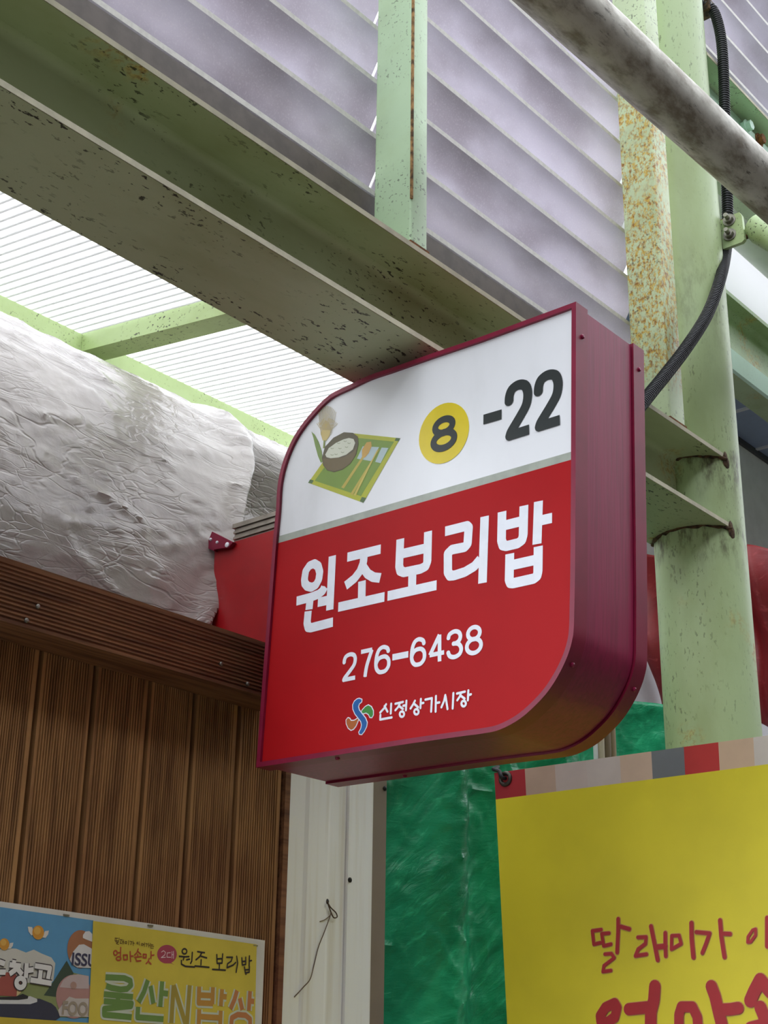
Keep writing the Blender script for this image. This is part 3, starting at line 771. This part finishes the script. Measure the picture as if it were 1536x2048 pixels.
# resample
NU, NV = 330, len(pv)
bm = B(); grid = []
for i in range(NU):
    x = .85+(3.05-.85)*i/(NU-1); rowv = []
    for j, p in enumerate(pv):
        t = pv[min(j+1, NV-1)]-pv[max(j-1, 0)]; nrm = Vector((0, -t.z, t.y)).normalized()
        fold = 2.09+.40*(p.z-2.5)+.012*sin(p.z*17)
        s = max(0, min(1, (x-fold)/.05)); s = s*s*(3-2*s)
        k_ = max(0, min(1, (p.z-3.0)/.14)); s *= 1-k_*k_*(3-2*k_)
        q = Vector((x, p.y, p.z))
        c = Vector((x*2.2, p.y*3.4, p.z*3.4))
        w = noise.noise(c)*.016
        rid = 1-abs(noise.noise(Vector((x*2.6+p.z*2.5, p.z*11, p.y*9))))
        rid2 = 1-abs(noise.noise(Vector((x*4.5-p.z*4, p.z*21+3, p.y*17))))
        rid3 = 1-abs(noise.noise(Vector((x*21+p.z*9, p.z*30-x*12, p.y*26+5))))
        dsp = w*.6 + .005*(rid**14) + .0035*(rid2**14) + .001*(rid3**12)
        bulge = .02*math.exp(-((x-fold)/.05)**2)
        dsp = dsp*(1-.5*s) - .12*s + bulge*(1-s)
        q += nrm*dsp*(.4 if j < 6 else 1)
        if s > 0: q.z -= .02*s
        rowv.append(bm.verts.new(q))
    grid.append(rowv)
for i in range(NU-1):
    for j in range(NV-1): bm.faces.new((grid[i][j], grid[i+1][j], grid[i+1][j+1], grid[i][j+1]))
film = obj('plastic_film', bm, M_film, None, True); tag(film, 'crinkled translucent plastic film draped over a bulging roll above the wooden fascia', 'plastic sheet')
sd = film.modifiers.new('thickness', 'SOLIDIFY'); sd.thickness = .002; sd.offset = -1

# ================================================================== TARPS, BANNER, POSTER
def drape(name, fn, nu, nv, mat, label, cat):
    bm = B(); g = [[bm.verts.new(fn(i/(nu-1), j/(nv-1))) for j in range(nv)] for i in range(nu)]
    for i in range(nu-1):
        for j in range(nv-1): bm.faces.new((g[i][j], g[i+1][j], g[i+1][j+1], g[i][j+1]))
    o = obj(name, bm, mat, None, True); tag(o, label, cat)
    sd = o.modifiers.new('thickness', 'SOLIDIFY'); sd.thickness = .0015
    return o
def gt(u, v):
    z = .4+2.3*v
    xl = 2.475+.03*(z-1.7)+.006*sin(z*11)
    x = xl+(4.05-xl)*u
    ph = (x-2.475)
    y = 2.18+.035*sin(ph*11+.8+.3*z)+.014*sin(ph*24+.9*z)-.05*math.exp(-((ph-.20-.05*z)/.085)**2)
    y += .008*noise.noise(Vector((x*5, z*3, 0)))
    r = 1-abs(noise.noise(Vector((x*9+z*7, z*9-x*5, 2)))); y -= .006*r**8
    r = 1-abs(noise.noise(Vector((x*18+z*15, z*18-x*11, 7)))); y -= .003*r**8
    return (x, y, z)
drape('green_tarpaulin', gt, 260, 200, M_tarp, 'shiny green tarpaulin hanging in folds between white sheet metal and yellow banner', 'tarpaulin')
XR = 4.35
def rt(u, v):
    pxl = 1225+(1640-1225)*u
    zt = at_x(pxl, 1112-.05*(pxl-1225)+4*sin(u*9), XR); zb = at_x(pxl, 1440-.26*(pxl-1240) if pxl < 1420 else 1393+.6*(pxl-1420), XR)
    p = zb.lerp(zt, v)
    p.x = XR+.05*sin(u*22+v*2)+.03*sin(v*9+u*5)+.12*(1-v)
    p.y = min(p.y, 2.46)
    return p
drape('red_tarpaulin', rt, 70, 60, M_redtarp, 'dull red tarpaulin awning hanging behind the green column', 'tarpaulin')
# small striped pole seen under the sign
pq = at_y(1214, 1500, 2.02)
sp_ = empty('striped_pole', (pq.x, 2.02, 0), 'thin white and brown pole seen just under the sign', 'pole')
for k, (dx, ww, cc) in enumerate(((-.064, .012, 'e9ebf0'), (-.050, .026, 'c9bda6'), (-.022, .030, '7c6a54'), (.010, .026, 'a08c6e'))):
    tube('rod', [(pq.x+dx+ww/2, 2.02, 0), (pq.x+dx+ww/2, 2.02, 2.72)], ww/2, P('rod_%d' % k, cc, .5), sp_, 12)

# ---- yellow banner
XB = 2.62
BP = Plane('x', XB)
ban = empty('yellow_banner', (XB, 1.4, .7), 'yellow fabric banner with red brush lettering and a striped top hem', 'banner')
def btop(px_): return 1546-(px_-990)*.1374
def bmid(px_): return 1599-(px_-992)*.1295
tl, mlp = BP.to2(989, 1546), BP.to2(992, 1599)
tr, mr = BP.to2(1640, btop(1640)), BP.to2(1640, bmid(1640))
bl = BP.to2(1015, 2048); dl = (bl-mlp)/(bl.y-mlp.y)
blow = mlp+dl*(.9-mlp.y)
def cloth(name, corners, mat, off):
    """a sheet with real thickness and a slight sag"""
    a_, b_, c_, d_ = corners; bm = B(); nu, nv = 24, 24
    g = []
    for i in range(nu+1):
        r_ = []
        for j in range(nv+1):
            u, v = i/nu, j/nv
            q = (a_*(1-u)+b_*u)*(1-v)+(d_*(1-u)+c_*u)*v
            r_.append(bm.verts.new(BP.to3(q, off)))
        g.append(r_)
    for i in range(nu):
        for j in range(nv): bm.faces.new((g[i][j], g[i+1][j], g[i+1][j+1], g[i][j+1]))
    o = obj(name, bm, mat, ban)
    sd = o.modifiers.new('thickness', 'SOLIDIFY'); sd.thickness = .0012; return o
M_yel = plain('banner_yellow', 'ecdc28', .5, 0, .05, 3)
cloth('yellow_field', (blow, Vector((mr.x, .9)), mr, mlp), M_yel, 0)
hx = [989, 1050, 1110, 1173, 1240, 1303, 1368, 1437, 1507, 1575, 1640]
hc = ['b02530', 'c3a692', 'c9b8b0', 'cabcb4', 'd0b49c', '74777a', 'c2322f', 'd3b596', 'd2c8bc', '74777a']
for k in range(10):
    a_, b_ = hx[k], hx[k+1]
    pts = [BP.to2(a_+(3 if k == 0 else 3), bmid(a_)), BP.to2(b_+3, bmid(b_)), BP.to2(b_, btop(b_)), BP.to2(a_, btop(a_))]
    bm = B(); add_prism(bm, [BP.to3(q, .001) for q in pts], (.002, 0, 0)); obj('hem_block', bm, P('hem_%d' % k, hc[k], .5), ban)
M_brush = plain('banner_red_ink', 'b51f26', .5, 0, .03)
M_brushhalo = P('banner_pale_outline', 'd8a860', .5)
cb = crop(1160, 1780, 376/1536)
small = [
 {'p': [(178, 325), (105, 335), (118, 445), (170, 432)], 'w': .0058}, {'p': [(242, 353), (182, 358), (198, 458), (258, 443)], 'w': .0058},
 {'p': [(317, 238), (316, 350), (308, 510)], 'w': .0068}, {'p': [(338, 300), (408, 320)], 'w': .0068},
 {'p': [(208, 525), (262, 520), (285, 555), (240, 590), (200, 620), (192, 668), (258, 658)], 'w': .0055},
 {'p': [(478, 388), (545, 385), (540, 440), (480, 485), (458, 540), (548, 525)], 'w': .0060},
 {'p': [(585, 298), (610, 420), (640, 572)], 'w': .0072}, {'p': [(702, 352), (702, 440), (706, 540)], 'w': .0066}, {'p': [(625, 468), (702, 460)], 'w': .0085},
 {'p': [(755, 375), (815, 372), (832, 440), (752, 485)], 'c': True, 'w': .0055},
 {'p': [(916, 272), (918, 400), (932, 550)], 'w': .0075},
 {'p': [(955, 345), (1065, 355), (1035, 440), (1005, 515)], 'w': .0062},
 {'p': [(1150, 250), (1160, 380), (1186, 548)], 'w': .0070}, {'p': [(1182, 358), (1232, 360)], 'w': .0065},
 {'p': [(1440, 320), (1440, 370), (1400, 425), (1375, 428), (1378, 385), (1415, 330)], 'c': True, 'w': .0046},
 {'p': [(1536, 230), (1536, 460)], 'w': .0075}]
big = [
 {'p': [(290, 925), (310, 960), (290, 1040), (235, 1080), (175, 1075), (170, 1030), (215, 960)], 'c': True, 'w': .0165},
 {'p': [(618, 790), (610, 900), (585, 1000), (582, 1200)], 'w': .021}, {'p': [(405, 975), (500, 965), (600, 955)], 'w': .019},
 {'p': [(815, 1160), (815, 1020), (835, 955), (925, 955), (965, 1040), (972, 1160)], 'w': .0165},
 {'p': [(1080, 790), (1110, 870), (1140, 1000), (1180, 1160)], 'w': .020}, {'p': [(1150, 980), (1240, 975), (1300, 965)], 'w': .0185},
 {'p': [(1398, 905), (1430, 830), (1480, 735), (1560, 830), (1640, 900)], 'w': .0205}, {'p': [(1480, 960), (1510, 1030), (1520, 1100)], 'w': .020}, {'p': [(1400, 1130), (1560, 1090)], 'w': .019}]
glyphs = [small[0:5], small[5:9], small[9:11], small[11:14], small[14:16], big[0:3], big[3:6], big[6:9]]
def halo(lst, d): return [dict(l, w=l['w']+d) for l in lst]
kk = 0
for g in glyphs:
    for ln in g:
        kk += 1; ln = dict(ln, w=ln['w']*1.18)
        h_ = strokes('brush_stroke', BP, [ln], .006, .0024+kk*5e-5, M_brush, ban, cb, True)
        strokes('pale_outline', BP, halo([ln], .0030), .006, .0012+kk*2e-5, M_brushhalo, h_, cb, True)
gp = BP.to3(BP.to2(1012, 1558), .002)
bm = B()
for k in range(24):
    pass
ring = [gp+Vector((0, cos(2*pi*k/20)*.0125, sin(2*pi*k/20)*.0125)) for k in range(21)]
add_tube(bm, ring, .0048, 10, False); obj('grommet', bm, plain('eyelet_metal', '5a5550', .35, .8), ban, True)
tie = smooth_path([gp+Vector((.012, 0, .002)), gp+Vector((-.012, .002, .002)), gp+Vector((-.012, .008, .016)), BP.to3(BP.to2(992, 1540), .010), BP.to3(BP.to2(975, 1528), -.04)], 5)
zt_ = tube('cable_tie', tie, .0045, M_black, None, 8); tag(zt_, 'black cord tied through the eyelet at the corner of the yellow banner', 'cord')

# ---- string on a nail
YS = 2.094
st = empty('hanging_string', at_y(590, 1995, YS), 'thin brown string dangling from a nail on the white sheet metal', 'string')
cs = crop(530, 1480, 530/1536)
def sp(pts): return smooth_path([at_y(*cs([p])[0], YS+.002*((i*7) % 3-1)) for i, p in enumerate(pts)], 6)
tube('long_strand', sp([(360, 935), (375, 975), (380, 1010), (345, 1110), (310, 1200), (285, 1300), (262, 1385), (220, 1435), (170, 1490)]), .0011, P('string_brown', '6d5a48', .8), st, 6)
tube('loop', sp([(360, 935), (380, 970), (410, 1000), (418, 1025), (400, 1030), (385, 1005), (362, 940)]), .0014, P('string_brown_dark', '5a4838', .8), st, 6)
tube('short_strand', sp([(385, 1010), (350, 1040), (318, 1052)]), .0010, P('string_brown_light', '7a6752', .8), st, 6)

# ---- poster on the planks
YP = WY-.006
PP = Plane('y', YP)
pos = empty('poster', (at_y(260, 2048, YP).x, YP, 1.2), 'printed poster of blue and yellow panels with white border stapled to the planks', 'poster')
ca = crop(0, 1790, 300/1536); ce = crop(160, 1830, 400/1536)
def ptop(x): return 1803+(x/530)*79
def pr(name, pts, c, k, cr=None): return poly_print(name, PP, [px_poly(PP, cr(pts) if cr else pts)], .0014+.0002*k, P('poster_'+name, c, .6, .04), pos)
tlp, trp = PP.to2(-160, ptop(-160)), PP.to2(529, 1881)
blp, brp = Vector((tlp.x, 1.2)), Vector((PP.to2(522, 2048).x+.002, 1.2))
bm = B(); add_prism(bm, [PP.to3(q, .0012) for q in (tlp, trp, brp, blp)], (0, .0010, 0)); obj('paper', bm, P('poster_paper', 'd9d5cc', .6, .04), pos)
pr('blue_panel', [(-160, ptop(-160)+12), (186, 1841), (178, 2240), (-160, 2240)], '5f9cc4', 0)
pr('cloud', [(-20, 560), (60, 545), (160, 550), (260, 590), (340, 560), (420, 600), (520, 640), (560, 700), (540, 880), (420, 960), (-20, 1000)], 'd3cfc2', 1, ca)
pr('field', [(-20, 960), (250, 900), (560, 900), (640, 760), (760, 800), (900, 830), (880, 1260), (-20, 1230)], '8d9660', 2, ca)
pr('dark_hill', [(675, 672), (748, 805), (620, 920), (570, 1045), (440, 1028), (520, 915)], '3f4f40', 3, ca)
pr('navy_road', [(-20, 1075), (200, 1050), (400, 1062), (520, 1110), (565, 1150), (610, 1250), (560, 1282), (-20, 1250)], '3a3a4c', 3, ca)
pr('white_rim', [(-20, 1068), (180, 1060), (300, 1035), (372, 1065), (372, 1095), (300, 1118), (-20, 1115)], 'd6d3d0', 4, ca)
pr('black_base', [(-20, 1045), (150, 1040), (225, 1012), (280, 1035), (275, 1062), (180, 1075), (-20, 1072)], '2d2b30', 5, ca)
pr('red_house', [(-20, 860), (60, 790), (150, 810), (205, 900), (205, 1000), (160, 1040), (-20, 1030)], 'a5544a', 4, ca)
pr('red_house_side', [(160, 1040), (205, 1000), (205, 960), (165, 960)], 'd8c08a', 5, ca)
pr('roundel', [p for p in ellipse_px(815, 555, 135, 195, 30) if True], 'a9714f', 4, ca)
pr('roundel_white', [(705, 660), (740, 580), (800, 510), (850, 505), (950, 560), (950, 750), (780, 742), (725, 700)], 'dcd8d6', 5, ca)
pr('roundel_cap', [(840, 410), (865, 375), (905, 370), (935, 400), (935, 480), (870, 455), (838, 440)], 'e4e0dc', 6, ca)
pr('pink_roundel', ellipse_px(750, 1040, 185, 225, 32), 'b98a82', 4, ca)
pr('pink_roundel_top', [(600, 945), (640, 870), (700, 828), (790, 812), (900, 830), (900, 960), (800, 960), (720, 955)], 'c7b2ae', 5, ca)
pr('pink_roundel_white', [(600, 1240), (585, 1180), (650, 1090), (700, 1040), (760, 1060), (900, 1060), (900, 1250)], 'cdc1b8', 6, ca)
pr('pink_button', ellipse_px(742, 925, 32, 38, 18), 'b58f80', 7, ca)
M_pw = P('poster_white_ink', 'e6e2dc', .6); M_pd = P('poster_dark_ink', '3b3237', .6); M_pn = P('poster_navy_ink', '3c3a55', .6)
def T_(cr, a_): return cr([a_])[0]
text_print('issue_lettering', PP, 'ISSU', T_(ca, (718, 718)), T_(ca, (985, 612)), .0028, M_pn, pos, .02)
text_print('food_lettering', PP, 'FOOD', T_(ca, (618, 1228)), T_(ca, (985, 1105)), .0030, P('poster_tan_ink', 'a2927e', .6), pos, .03)
for cx_, cy_, s_ in ((382, 385, 1.0), (35, 505, .85)):
    pr('orange_ball', ellipse_px(cx_, cy_, 60*s_, 72*s_, 22), 'd99a3c', 5, ca)
    pr('ball_highlight', ellipse_px(cx_-10, cy_-18, 35*s_, 40*s_, 18), 'e6b255', 6, ca)
    pr('wing', [(cx_-105*s_, cy_-60*s_), (cx_-60*s_, cy_-55*s_), (cx_-45*s_, cy_+20*s_), (cx_-70*s_, cy_+30*s_), (cx_-98*s_, cy_-10*s_)], 'e3ddd2', 4, ca)
    pr('wing', [(cx_+110*s_, cy_-20*s_), (cx_+70*s_, cy_-15*s_), (cx_+45*s_, cy_+50*s_), (cx_+75*s_, cy_+55*s_), (cx_+102*s_, cy_+20*s_)], 'e3ddd2', 4, ca)
ware = [[(-20, 685), (35, 705)], [(-20, 790), (45, 790)], [(110, 690), (150, 698)], [(85, 715), (200, 728)], [(160, 730), (140, 770), (85, 810)], [(165, 755), (215, 815)], [(262, 700), (252, 850)], [(262, 775), (330, 765)], {'p': ellipse_px(198, 900, 42, 48, 14), 'c': True},
        [(345, 725), (500, 750), (478, 860)], [(405, 770), (395, 860)], [(300, 870), (515, 905)]]
strokes('title_outline', PP, ware, .0115, .0030, M_pd, pos, ca)
strokes('title_lettering', PP, ware, .0082, .0032, M_pw, pos, ca)
pr('yellow_strip', [(-160, 2020), (0, 2034), (178, 2046), (175, 2240), (-160, 2240)], 'd0b53a', 8)
pr('yellow_panel', [(184, 1842), (511, 1889), (503, 2240), (166, 2240)], 'd8c145', 9)
poff = .0014+.0002*11
tiny = [[(258, 178), (282, 180)], [(260, 178), (258, 200), (272, 200)], [(270, 180), (268, 198), (284, 200)], [(290, 176), (288, 205)], [(264, 208), (284, 210), (268, 220), (286, 226)],
        [(296, 188), (308, 190), (300, 205), (296, 218), (310, 218)], [(314, 188), (318, 225)], [(324, 192), (326, 222)], [(316, 206), (325, 206)],
        {'p': ellipse_px(342, 212, 7, 9, 8), 'c': True}, [(362, 196), (362, 230)], [(372, 202), (388, 205), (378, 230)], [(396, 200), (398, 236)], [(398, 216), (405, 216)],
        {'p': ellipse_px(430, 216, 5, 7, 8), 'c': True}, [(444, 205), (444, 232)], {'p': ellipse_px(466, 228, 8, 8, 8), 'c': True}, [(484, 212), (484, 244)], [(474, 226), (484, 226)],
        [(492, 220), (506, 222), (498, 244)], [(516, 216), (516, 248)], [(516, 232), (524, 232)], [(530, 218), (530, 228), (550, 230)], [(526, 238), (556, 242)], [(532, 246), (532, 256), (552, 256)]]
strokes('small_lettering', PP, tiny, .0011, poff, P('poster_brown_ink', '5a3a1e', .6), pos, ce, True)
M_po = P('poster_red_ink', 'b5482e', .6)
mom = [{'p': ellipse_px(262, 292, 14, 18, 12), 'c': True}, [(302, 250), (300, 315)], [(280, 292), (300, 288)], {'p': ellipse_px(286, 335, 18, 14, 12), 'c': True},
       {'p': [(322, 308), (352, 308), (352, 342), (326, 345)], 'c': True}, [(374, 282), (378, 358)], [(376, 318), (396, 316)],
       [(436, 262), (425, 290), (408, 308)], [(432, 280), (456, 302)], [(432, 305), (432, 322)], [(410, 325), (460, 320)], [(418, 338), (424, 355), (456, 352)],
       {'p': [(474, 302), (498, 304), (496, 330), (474, 328)], 'c': True}, [(535, 282), (534, 335)], [(536, 312), (556, 308)], [(520, 335), (512, 358), (496, 375)], [(514, 355), (534, 378)]]
strokes('red_brush_lettering', PP, mom, .0026, poff, M_po, pos, ce, True)
pr('speech_bubble', ellipse_px(658, 302, 76, 72, 28)[:6]+[(716, 386), (690, 372)]+ellipse_px(658, 302, 76, 72, 28)[8:], 'b04258', 10, ce)
two = [[(614, 285), (630, 275), (645, 288), (638, 308), (612, 328), (645, 326)], [(682, 290), (658, 292), (656, 325), (684, 326)], [(694, 282), (694, 332)], [(706, 280), (706, 334)], [(694, 305), (706, 305)]]
strokes('bubble_lettering', PP, two, .0014, poff+.0004, P('poster_pink_ink', 'f0cdd0', .6), pos, ce, True)
bri = [{'p': ellipse_px(792, 280, 18, 20, 12), 'c': True}, [(752, 318), (800, 322), (826, 320)], [(790, 322), (782, 345)], [(808, 345), (830, 340)], [(852, 288), (848, 355), (838, 372)], [(768, 350), (768, 378), (800, 395), (868, 400)],
       [(892, 282), (945, 290)], [(925, 290), (908, 320), (880, 345)], [(912, 315), (962, 330)], [(920, 345), (918, 382)], [(872, 392), (980, 402)],
       [(1040, 305), (1042, 372)], [(1085, 300), (1080, 370)], [(1042, 338), (1082, 335)], [(1042, 372), (1080, 370)], [(1060, 372), (1058, 415)], [(1006, 418), (1105, 424)],
       [(1115, 325), (1160, 325), (1150, 355), (1122, 375), (1118, 405), (1165, 385), (1185, 365)], [(1192, 318), (1200, 370), (1188, 440)],
       [(1232, 330), (1236, 385)], [(1262, 325), (1262, 380)], [(1234, 358), (1262, 355)], [(1236, 385), (1262, 380)], [(1290, 315), (1288, 392)], [(1290, 355), (1306, 350)], [(1252, 400), (1258, 440), (1264, 455)], [(1290, 398), (1288, 438)], [(1256, 422), (1288, 420)], [(1260, 445), (1288, 440)]]
strokes('black_brush_lettering', PP, bri, .0030, poff, P('poster_black_ink', '2a1c22', .6), pos, ce, True)
def cell(g, name, lines, c):
    strokes(name+'_halo', PP, lines, .0170, poff, M_halo, pos, ce)
    strokes(name, PP, lines, .0098, poff+.0003, P(name+'_ink', c, .6), pos, ce)
M_halo = P('poster_halo', 'c9cdb8', .6)
cell(0, 'letter_ul', [[(185, 478), (330, 485), (375, 505), (380, 540), (350, 568), (300, 572), (230, 560), (190, 545)], [(172, 608), (395, 630)], [(282, 620), (280, 650)], [(172, 662), (385, 680), (380, 700), (175, 720), (175, 765), (385, 785)]], '6a8a45')
cell(1, 'letter_san', [[(510, 500), (480, 590), (440, 668)], [(530, 545), (552, 680)], [(620, 510), (605, 705)], [(625, 600), (665, 605)], [(435, 705), (430, 785), (630, 800)]], '6f8f48')
cell(2, 'letter_n', [[(690, 830), (708, 540)], [(708, 540), (800, 840)], [(808, 850), (832, 540)]], 'a58f3a')
cell(3, 'letter_bap', [[(905, 550), (900, 675), (1010, 680)], [(1010, 555), (1005, 685)], [(905, 615), (1005, 620)], [(1080, 570), (1070, 700)], [(1075, 625), (1115, 630)], [(905, 725), (900, 840)], [(1070, 735), (1065, 840)], [(905, 780), (1065, 790)]], 'bf8a3c')
cell(4, 'letter_sang', [[(1195, 580), (1175, 650), (1145, 720)], [(1215, 640), (1235, 730)], [(1295, 585), (1285, 735)], [(1290, 660), (1326, 665)], [(1150, 850), (1155, 790), (1200, 765), (1260, 770), (1295, 800), (1295, 850)]], 'c07a4a')
for p in ((134, 1830), (302, 1851), (512, 1891)):
    q = at_y(*p, YP-.004); box('staple', q.x-.006, q.x+.006, YP-.0035, YP-.001, q.z-.0012, q.z+.0012, M_screw, pos)
